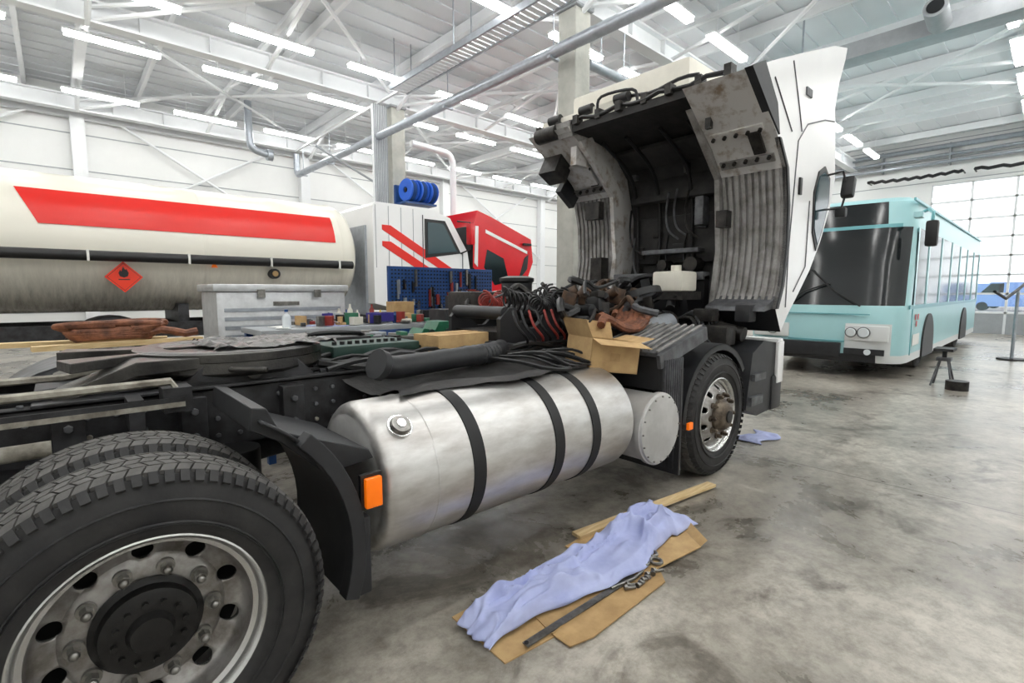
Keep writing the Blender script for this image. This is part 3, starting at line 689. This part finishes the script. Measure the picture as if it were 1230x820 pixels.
openbox('cardboard_box',(2.83,2.17,.95),(.38,.36,.22),math.radians(-22),tilt=.12)
openbox('cardboard_box',(2.08,2.92,1.075),(.46,.28,.13),math.radians(4),closed=True)

# ================= floor items
def sheet(b,pts,z,m):b.prism(pts,'z',z,z+.006,m)
b=B();sheet(b,[(1.25,1.78),(1.24,1.40),(1.62,1.36),(2.3,1.42),(2.28,1.80)],.0,'cardboard')
b.obj('cardboard_sheet')
b=B();sheet(b,[(1.50,1.38),(1.5,1.28),(1.62,1.25),(2.22,1.26),(2.3,1.34),(2.3,1.75),(1.55,1.62)],.0065,'cardboard2');b.tube([(1.5,1.38,.016),(2.3,1.45,.016)],.003,'cardboard2',4);b.obj('cardboard_sheet')
b=B();sheet(b,[(2.12,1.48),(2.2,1.36),(2.68,1.30),(2.82,1.5),(2.80,1.86),(2.1,1.84)],.013,'cardboard')
b.face([(2.68,1.30,.02),(2.82,1.5,.02),(2.86,1.46,.05),(2.72,1.28,.05)],'cardboard');b.obj('cardboard_sheet')
b=B();b.box((2.92,1.775,.031),(1.4,.075,.022),'wood',rot=(0,0,math.radians(-7.2)));b.obj('wooden_plank',bevel=.002)
def cl(u,v):
    x=1.22+u*1.7
    lo=1.45+.05*math.sin(u*8+.5)-.02*u+(-.03 if u>.85 else 0);hi=1.67+.04*math.sin(u*5+1)+.2*u
    y=lo+(hi-lo)*v
    env=min(1,v*6,(1-v)*6,u*12,(1-u)*8)
    wx=u*4+.8*noise.noise((u*3,v*2,5));wy=v*1.6+.5*noise.noise((u*4,v*3,11))
    sm=lambda n,k:math.exp(-(n*k)**2)
    rg=sm(noise.noise((wx*1.0,wy*1.5,2.2)),5.5)
    rg2=sm(noise.noise((wx*2.4+3,wy*3,6.2)),5)
    rg3=sm(noise.noise((wx*1.5-2,wy*.9+4,9.2)),6.5)
    z=.058+env*(.044*rg*(.6+.7*u)+.020*rg2+.034*rg3+.07*u*u*(.6+.4*noise.noise((u*3,v*3,1))))-.028*(1-env)
    x+=.04*noise.noise((u*4,v*6,9))+(.10*v*u if u>.8 else 0);y+=.03*noise.noise((u*9,v*3,5))
    return (x,y,max(z,.03))
b=B();b.grid(cl,170,50,'cloth');b.obj('blue_cloth',smooth=80,solid=.004)
b=B();b.box((1.75,1.40,.019),(.78,.035,.006),'toolsteel',rot=(0,0,math.radians(-1)))
b.cyl((1.37,1.41,.022),(1.37,1.41,.025),.01,'black')
b.obj('steel_bar')
b=B()
def ring(b,c,r,t,rot=0):
    pts=[(c[0]+r*math.cos(a),c[1]+r*math.sin(a),c[2]) for a in [2*pi*i/20 for i in range(21)]];b.tube(pts,t,'toolsteel',7)
for x,y in ((2.26,1.42),(2.33,1.38),(2.38,1.44),(2.31,1.47)):ring(b,(x,y,.031),.03,.009)
for k in range(9):
    x,y=2.0+.03*k,1.33+R.uniform(-.03,.04);a=R.uniform(-.8,.8);L=.06
    b.cyl((x,y,.024),(x+L*math.cos(a),y+L*math.sin(a),.024),.008,'toolsteel',seg=10);b.cyl((x,y,.028),(x+.014*math.cos(a),y+.014*math.sin(a),.028),.014,'toolsteel',seg=6)
b.tube([(1.95,1.40,.024),(2.1,1.37,.026),(2.2,1.38,.024)],.008,'toolsteel')
b.obj('shackles_and_bolts')
b=B();b.grid(lambda u,v:(5.0+.5*u,1.85+.25*v+.05*math.sin(u*7),.012+.05*max(0,noise.noise((u*5,v*4,2))+.4)*math.sin(pi*u)*math.sin(pi*v)),24,12,'cloth');b.obj('blue_rag',smooth=80,solid=.004)

# ================= background: workbench etc
b=B()
b.b2((1.1,5.3,.02),(2.35,5.95,1.5),'alu_diamond',bev=.02);b.b2((1.07,5.27,1.5),(2.38,5.98,1.57),'alu_diamond',bev=.015)
for x in(1.45,2.0):b.b2((x,5.262,1.44),(x+.07,5.27,1.52),'nut')
b.b2((1.6,5.285,1.36),(1.85,5.3,1.40),'nut')
for k in range(14):b.b2((1.16,5.29,.2+k*.085),(2.29,5.3,.235+k*.085),'galv')
for x in(1.2,2.25):
    for y in(5.4,5.85):b.b2((x-.04,y-.04,0),(x+.04,y+.04,.03),'black')
b.obj('aluminium_storage_cabinet')
W=empty('workbench_with_tool_board')
BZ=1.17
b=B();b.b2((1.25,4.5,BZ-.05),(3.1,5.12,BZ),'steel_grey',bev=.006)
for x in(1.3,3.05):
    for y in(4.55,5.06):b.b2((x-.03,y-.03,0),(x+.03,y+.03,BZ-.05),'blue')
b.b2((1.3,4.55,.45),(3.05,5.06,.48),'blue')
b.obj('bench_table',W)
b=B();b.b2((3.1,5.5,.0),(4.8,6.0,1.1),'blue',bev=.01);b.b2((3.1,5.7,1.1),(4.8,5.74,1.82),'blue')
for i in range(34):
    for j in range(14):
        b.b2((3.14+i*.049,5.69,1.14+j*.048),(3.158+i*.049,5.7,1.158+j*.048),'black')
for k in range(30):
    x=R.uniform(3.2,4.7);z=R.uniform(1.25,1.7);h=R.uniform(.06,.25);b.b2((x,5.66,z-h/2),(x+R.uniform(.012,.04),5.69,z+h/2),R.choice(('toolsteel','black','chrome','redhose','galv','black')))
for k in range(5):
    x=3.2+.32*k;b.b2((x,5.52,1.1),(x+.26,5.68,1.26),R.choice(('black','blackpl','blue')),bev=.01)
b.obj('pegboard_cabinet',W)
b=B()
for k in range(12):
    x=R.uniform(1.4,2.9);y=R.uniform(4.6,5.0);b.box((x,y,BZ+.004+.001*k),(R.uniform(.12,.3),R.uniform(.1,.2),.004),R.choice(('paper','paper','cloth')),rot=(0,0,R.uniform(0,3)))
for k in range(60):
    x=R.uniform(1.65,3.05);y=R.uniform(4.55,5.05);h=R.uniform(.02,.12);b.box((x,y,BZ+.01+h/2),(R.uniform(.03,.14),R.uniform(.03,.1),h),R.choice(('toolsteel','black','galv','purple','nut','blackpl','offwhite','cardboard','redhose','green','toolsteel')),rot=(0,0,R.uniform(0,3)),bev=.004)
for k in range(10):
    x=R.uniform(1.8,3.0);y=R.uniform(4.6,5.0);hh=R.uniform(.1,.22);rr=R.uniform(.02,.035);mm=R.choice(('blue','redhose','black','offwhite','yellow'))
    b.lathe([(0,0),(rr,0),(rr,hh*.7),(rr*.4,hh*.85),(rr*.4,hh),(0,hh)],(x,y,BZ),(0,0,1),mm,14)
for k in range(10):
    x=R.uniform(1.7,2.9);y=R.uniform(4.6,5.0);a=R.uniform(0,3);b.tube([(x,y,BZ+.03),(x+.15*math.cos(a),y+.15*math.sin(a),BZ+.04)],.008,'chrome',6)
b.box((2.45,4.7,1.24),(.26,.1,.09),'purple');b.box((2.8,4.9,1.29),(.24,.18,.2),'cardboard')
b.lathe([(0,0),(.035,0),(.037,.01),(.037,.1),(.03,.12),(.014,.135),(.014,.15)],(1.5,4.62,BZ),(0,0,1),'plastic_clear',20);b.cyl((1.5,4.62,BZ+.15),(1.5,4.62,BZ+.17),.016,'blue',seg=14)
b.obj('bench_clutter',W)
b=B()
for k,(x,y,w,h) in enumerate(((3.5,4.7,.35,1.45),(3.95,4.75,.3,1.3),(3.2,4.6,.25,1.3))):
    b.b2((x,y,0),(x+w,y+.35,h),('blackpl','blue','blackpl')[k],bev=.01)
    for j in range(4):b.b2((x+.02,y-.012,.2+h*.2*j),(x+w-.02,y,.2+h*.2*j+h*.14),'greyplate')
for k in range(14):b.box((R.uniform(3.5,3.82),R.uniform(4.75,4.95),1.46+R.uniform(0,.03)),(R.uniform(.04,.12),.06,R.uniform(.04,.1)),R.choice(('black','galv','redhose','blue','black')),rot=(0,0,R.uniform(0,3)))
b.obj('tool_trolley',W)
b=B();b.prism([(0,0),(.9,.0),(.95,.06),(.88,.1),(.8,.1),(.76,.05),(.66,.05),(.62,.13),(.5,.13),(.46,.06),(.36,.06),(.32,.12),(.2,.12),(.16,.05),(.05,.07)],'y',0,.2,'green')
for k in range(5):b.cyl((.12+.17*k,-.01,.03),(.12+.17*k,.21,.03),.03,'darkgreen')
o=b.obj('green_casting',bevel=.004);o.location=(2.2,3.55,1.125)
b=B();b.box((.35,4.62,1.12),(1.0,.1,.035),'wood',rot=(0,0,.12));b.box((.1,4.95,1.12),(1.1,.1,.035),'wood',rot=(0,0,-.1))
b.b2((-.4,4.5,0),(-.34,5.05,1.10),'wood');b.b2((.6,4.5,0),(.66,5.05,1.10),'wood');b.obj('timber_trestle')
b=B()
for k in range(7):
    b.tube(smooth_path([(.3+.22*math.cos(t*.6+k)*(1+.08*k),4.72+.12*math.sin(t*.6+k),1.165+.016*k+.012*math.sin(t+k)) for t in range(11)],2),.022,'leather',8)
b.tube([(.5+.08*i,4.66,1.19+.02*math.sin(i*1.5)) for i in range(5)],.03,'leather');b.obj('leather_belts')

# ================= TANKER
K=empty('tanker_truck')
b=B();cy,cz,r=10.7,2.24,1.07
b.lathe([(0,-5.4),(.6,-5.35),(.95,-5.2),(r,-5.),(r,4.3),(r-.02,4.4),(.98,4.52),(.8,4.64),(.5,4.73),(0,4.77)],(0,cy,cz),(1,0,0),'tank_skin',80)
for x in(-3,-1,1.9,4.28):b.lathe([(r,x-.03),(r+.008,x),(r,x+.03)],(0,cy,cz),(1,0,0),'tank_skin',80)
b.obj('tank_barrel',K,smooth=40)
b=B()
def onT(x,z,off=.012):
    dz=z-cz;rr=r+off;return (x,cy-math.sqrt(rr*rr-dz*dz),z)
def strip(za,zb,xl,xr,m,off=.012,n=8):
    b.grid(lambda u,v:onT(xl(v)+(xr(v)-xl(v))*u,za+(zb-za)*v,off),2,n,m)
strip(2.45,2.96,lambda v:-.12-.22*v,lambda v:4.12,'red')
b.obj('red_stripe',K,solid=.0)
b=B()
b.tube([(-5,9.5,2.02),(4.38,9.5,2.02)],.075,'black',12)
x=-4.6
while x<4.3:
    b.b2((x,9.42,1.94),(x+.03,9.68,2.10),'rope_w');x+=1.24
b.obj('hose_tube',K)
b=B();dx,dz,h=.78,1.72,.235
yy=9.6
def dia(h,m,y):b.prism([(dx-h,dz),(dx,dz-h),(dx+h,dz),(dx,dz+h)],'y',y,y+.004,m)
dia(h,'hazred',yy);dia(h*.88,'black',yy-.003);dia(h*.85,'hazred',yy-.006)
fl=[(0,-.03),(-.05,-.01),(-.065,.04),(-.04,.09),(-.03,.06),(-.005,.14),(.02,.085),(.035,.1),(.06,.04),(.045,-.01)]
b.prism([(dx+x,dz+z+.02) for x,z in fl],'y',yy-.01,yy-.005,'black');b.b2((dx-.07,yy-.01,dz-.045),(dx+.07,yy-.005,dz-.03),'black')
b.b2((dx-.02,yy+.004,dz-.02),(dx+.02,9.85,dz+.02),'black');b.obj('hazard_diamond',K)
b=B();b.cyl((2.95,9.58,1.82),(2.95,9.72,1.82),.09,'black');b.cyl((2.95,9.56,1.82),(2.95,9.58,1.82),.05,'cardboard2');b.prism([(1.95,1.9),(2.05,1.9),(2.0,2.0)],'y',9.62,9.63,'orange')
b.b2((-5,9.9,.75),(7.2,10.0,1.0),'chassis');b.b2((-5,11.3,.75),(7.2,11.4,1.0),'chassis')
for x in (-3.5,-1,1.5,3.8):b.b2((x,9.95,1.0),(x+.15,11.4,1.3),'chassis')
b.b2((1.9,9.6,.45),(3.6,10.2,1.1),'alu_end',bev=.05);b.b2((-2.4,9.6,.5),(-.8,10.2,1.1),'greyplate',bev=.05)
for x in(-3.9,.6):guard(b,x,.5,.62,5,175,9.55,10.2,'blackpl')
b.obj('tanker_chassis',K)
b=B()
for x in (-3.9,.6,6.3):
    tyre(b,x,9.62,.3,.5);tyre(b,x,11.5,.3,.5);b.lathe([(.3,0),(.28,.03),(.2,.1),(.0,.1)],(x,9.65,.5),(0,1,0),'rim',32);b.cyl((x,9.7,.5),(x,9.6,.5),.1,'hub')
b.obj('tanker_wheels',K)
b=B()
side=[(4.95,1.25),(4.95,3.28),(5.02,3.36),(6.3,3.36),(6.9,3.2),(7.4,2.45),(7.5,1.9),(7.5,.75),(6.95,.75),(6.85,1.05),(6.6,1.2),(6.0,1.2),(5.75,1.05)]
b.prism(side,'y',9.7,11.9,'white_paint',edges={4:'glass_dark'})
b.prism([(6.2,3.12),(6.75,3.12),(7.2,2.4),(6.2,2.25)],'y',9.685,9.7,'black');b.prism([(6.27,3.05),(6.7,3.05),(7.08,2.44),(6.27,2.33)],'y',9.675,9.69,'glass_blue')
for (a,c) in((2.9,.13),(2.56,.13)):
    b.prism([(5.15,a),(5.35,a),(7.2,a-1.0-.0),(7.2,a-1.0-c),(6.9,a-1.0-c+.08),(5.15,a-c+.03)],'y',9.688,9.7,'red')
for xa in(5.0,5.3,5.6,5.9):b.b2((xa,9.69,2.0),(xa+.015,9.7,3.3),'steel_grey')
b.tube([(6.15,9.69,3.2),(6.15,9.69,1.4)],.012,'greyplate');b.tube([(7.25,9.69,2.4),(7.25,9.69,1.3)],.012,'greyplate')
b.b2((4.9,10.0,1.0),(5.0,11.8,2.9),'galv')
b.box((7.35,9.5,2.85),(.14,.2,.5),'redcab',bev=.04);b.tube([(7.1,9.7,3.15),(7.35,9.52,3.12),(7.35,9.52,2.5),(7.2,9.7,2.4)],.02,'black')
b.box((6.7,9.75,1.6),(.5,.02,.06),'black');b.obj('tanker_cab',K,bevel=.02)
Q=empty('red_truck_with_tilted_cab')
b=B()
poly=[(7.6,2.1),(7.62,3.1),(7.75,3.48),(8.2,3.36),(9.6,2.9),(9.68,2.3),(9.5,1.9),(9.0,1.6),(8.2,1.5)]
b.prism(poly,'y',9.75,11.9,'redcab',edges={8:'insul',0:'black'})
b.prism([(7.95,2.1),(8.05,2.55),(8.6,2.35),(8.8,1.75),(8.3,1.66)],'y',9.735,9.75,'glass_dark')
b.prism([(7.64,2.2),(7.68,3.1),(7.78,3.1),(7.75,2.1)],'y',9.735,9.75,'white_paint')
b.prism([(8.0,3.04),(9.45,2.58),(9.45,2.5),(8.0,2.95)],'y',9.735,9.75,'white_paint')
b.prism([(9.1,1.75),(9.45,2.1),(9.5,2.5),(9.35,2.4),(9.2,2.0)],'y',9.735,9.75,'black')
b.box((9.4,9.7,2.75),(.3,.05,.06),'black');b.obj('red_cab',Q,bevel=.02)
b=B();b.b2((7.75,10.0,.75),(13.5,10.1,1.0),'chassis');b.b2((7.75,11.3,.75),(13.5,11.4,1.0),'chassis');b.b2((8,10.2,.7),(9.4,11.2,1.5),'engine',bev=.05)
for x in (9.0,12.6):
    tyre(b,x,9.7,.3,.5);tyre(b,x,11.5,.3,.5);b.cyl((x,9.75,.5),(x,11.8,.5),.12,'chassis');b.lathe([(.3,0),(.2,.06),(0,.06)],(x,9.72,.5),(0,1,0),'rim',24)
b.obj('red_truck_chassis',Q)
b=B()
for k in range(3):
    y=11.6;x=6.85+.3*k;s=.8
    b.lathe([(q*s,h) for q,h in [(.1,0),(.34,0),(.36,.02),(.36,.04),(.3,.05),(.3,.2),(.36,.21),(.36,.23),(.1,.24)]],(x,y,4.12),(1,.15,0),'bluehose',28,closed=True)
    for q in range(5):b.lathe([(.25,.06+.026*q),(.27,.073+.026*q),(.25,.086+.026*q)],(x,y,4.12),(1,.15,0),'blue',28)
    b.cyl((x,y,4.12),(x+.25,y,4.12),.05,'black')
b.b2((6.8,11.5,3.78),(7.75,12.08,3.83),'blue');b.b2((6.8,12.0,3.78),(7.2,12.1,4.3),'blue');b.obj('blue_hose_reels')

# ================= BUS
BU=empty('city_bus');BU.location=(0,.18,0)
out=[(20.6,1.5),(10.75,1.5),(10.45,1.54),(10.32,1.66),(10.26,1.85),(10.2,2.3),(10.18,2.75),(10.2,3.2),(10.26,3.65),(10.32,3.84),(10.45,3.96),(10.75,4.0),(20.6,4.0)]
lay=[(.28,.0),(.42,-.03),(.95,-.03),(1.2,0),(1.26,.02),(2.0,.12),(2.58,.22),(2.64,.23),(3.02,.3),(3.1,.42),(3.12,.9)]
b=B();Vv=[]
for z,du in lay:
    row=[]
    for i,(x,y) in enumerate(out):
        t=du if x<15 else 0
        sh=(.0 if z<2.9 else (.03 if z<3.05 else .12 if z<3.11 else .3))
        yy=y+(sh if y<2.75 else -sh)
        row.append(b.bm.verts.new((x+t,yy,z)))
    Vv.append(row)
n=len(out)
for j in range(len(lay)-1):
    for i in range(n):
        k=(i+1)%n
        m='teal'
        front=3<=i<=8
        if i in (2,9) and j in(4,5):m='glass_dark'
        if front and j in(4,5):m='glass_dark'
        if j==6 and front:m='teal_dk'
        if j in (7,) and 4<=i<=8:m='glass_dark'
        if j==0:m='busgrey' if i<3 or i==3 else 'blackpl'
        if j==1 and front and i<5:m='busgrey'
        if i in(0,11) and j in(4,5):m='glass_blue'
        b.bm.faces.new((Vv[j][i],Vv[j][k],Vv[j+1][k],Vv[j+1][i])).material_index=b.mi(m)
b.bm.faces.new(Vv[0]).material_index=b.mi('chassis');b.bm.faces.new(Vv[-1]).material_index=b.mi('teal')
b.obj('bus_body',BU,smooth=40,bevel=0)
b=B()
for x in (10.85,11.95,13.4,14.8,16.2,17.6,19.0,20.4):
    b.b2((x,1.485,1.25),(x+.12,1.5,2.58),'teal')
b.b2((10.6,1.488,1.2),(20.6,1.5,1.27),'teal_dk');b.b2((10.85,1.487,.4),(10.87,1.5,2.5),'teal_dk')
b.b2((10.4,1.49,2.98),(20.6,1.52,3.02),'teal_dk')
for x,w in((12.5,1.15),(17.8,1.15)):
    b.prism(arc(x,.5,.58,0,180,16)+[(x-.58,.27),(x+.58,.27)],'y',1.47,1.502,'black');
for (y,r) in ((1.82,.1),(2.02,.085),(2.2,.075),(3.68,.1),(3.48,.085)):
    xf={1.82:10.2,2.02:10.15,2.2:10.13,3.68:10.2,3.48:10.15}[y]
    b.cyl((xf,y,.8),(xf-.03,y,.8),r+.012,'greyplate');b.cyl((xf-.03,y,.8),(xf-.045,y,.8),r,'lens',r2=r*.8)
for s in (1,-1):
    c=2.75;ys=[c-s*1.08,c-s*.45]
    b.b2((10.14,min(ys),.66),(10.2,max(ys),.92),'busgrey',bev=.02)
    b.b2((10.15,min(ys)+.05,.42),(10.19,max(ys),.52),'blackpl')
b.cyl((10.14,1.95,.47),(10.12,1.95,.47),.05,'lens')
b.b2((10.1,2.35,.35),(10.2,3.75,.6),'blackpl',bev=.02);b.b2((10.12,2.4,.5),(10.15,3.2,.56),'greyplate')
b.b2((10.14,2.3,.62),(10.17,3.2,.645),'teal_dk');b.b2((10.14,1.95,1.1),(10.17,3.6,1.12),'teal_dk')
b.tube([(10.16,2.1,1.25),(10.18,2.5,1.5),(10.23,2.9,1.9)],.014,'black');b.tube([(10.16,3.3,1.25),(10.17,3.0,1.5),(10.2,2.6,1.65)],.014,'black')
b.box((10.23,3.35,2.05),(.04,.85,.07),'greyplate',rot=(.55,0,0))
b.tube([(10.6,1.52,2.75),(10.3,1.3,2.8),(10.12,1.22,2.72),(10.1,1.22,2.6)],.025,'teal_dk')
b.box((10.12,1.22,2.40),(.12,.16,.4),'black',bev=.04);b.box((10.3,1.42,2.72),(.2,.12,.1),'teal',bev=.02)
b.tube([(10.5,3.9,2.75),(10.1,4.1,2.7),(10.05,4.1,2.5)],.025,'black');b.box((10.05,4.1,2.3),(.14,.2,.4),'black',bev=.04)
for k in range(3):b.b2((11.1+.12*k,1.485,1.0-.12*(k%2)),(11.18+.12*k,1.488,1.1-.12*(k%2)),'red')
b.b2((11.0,1.486,.55),(11.6,1.489,.75),'paper')
b.obj('bus_trim',BU)
b=B()
for x in(12.5,17.8):
    tyre(b,x,1.6,.28,.48,.48,.28);tyre(b,x,3.62,.28,.48,.48,.28);b.lathe([(.29,0),(.25,.04),(.1,.0),(0,-.02)],(x,1.62,.48),(0,1,0),'rim',28);b.cyl((x,1.7,.48),(x,3.8,.48),.1,'chassis')
b.obj('bus_wheels',BU)
b=B();x,y=10.35,1.15
for sx in(-1,1):
    for sy in(-1,1):b.tube([(x+sx*.15,y+sy*.13,.01),(x+sx*.05,y+sy*.05,.42)],.014,'greyplate')
b.b2((x-.1,y-.09,.41),(x+.1,y+.09,.46),'greyplate');b.cyl((x,y,.42),(x,y,.58),.03,'black');b.b2((x-.2,y-.12,.57),(x+.2,y+.12,.61),'blackpl')
b.cyl((x-.25,y-.2,0),(x-.25,y-.2,.14),.14,'engine');b.obj('axle_stand')
b=B();b.tube([(14.4,.9,1.5),(14.9,.75,1.35),(15.5,.6,1.55),(16.6,.45,1.8)],.03,'black');b.tube([(15.5,.6,1.55),(15.5,.6,0)],.03,'galv');b.cyl((15.5,.6,0),(15.5,.6,.03),.25,'chassis');b.obj('exhaust_hose_stand')

# ================= light + camera
w=bpy.data.worlds.new('World');bpy.context.scene.world=w;w.use_nodes=True
bg=w.node_tree.nodes['Background'];bg.inputs[0].default_value=(.93,.97,1,1);bg.inputs[1].default_value=2.6
cd=bpy.data.cameras.new('Camera');cd.sensor_width=36;cd.lens=597/1230*36;cd.clip_start=.05;cd.clip_end=300
co=bpy.data.objects.new('Camera',cd);bpy.context.collection.objects.link(co)
co.location=(0,0,1.5);yaw=-math.atan2(.6743,.7385)
co.rotation_euler=(pi/2-math.atan(60/597),0,yaw);bpy.context.scene.camera=co
vs=bpy.context.scene.view_settings
vs.view_transform='Standard';vs.look='None';vs.exposure=0
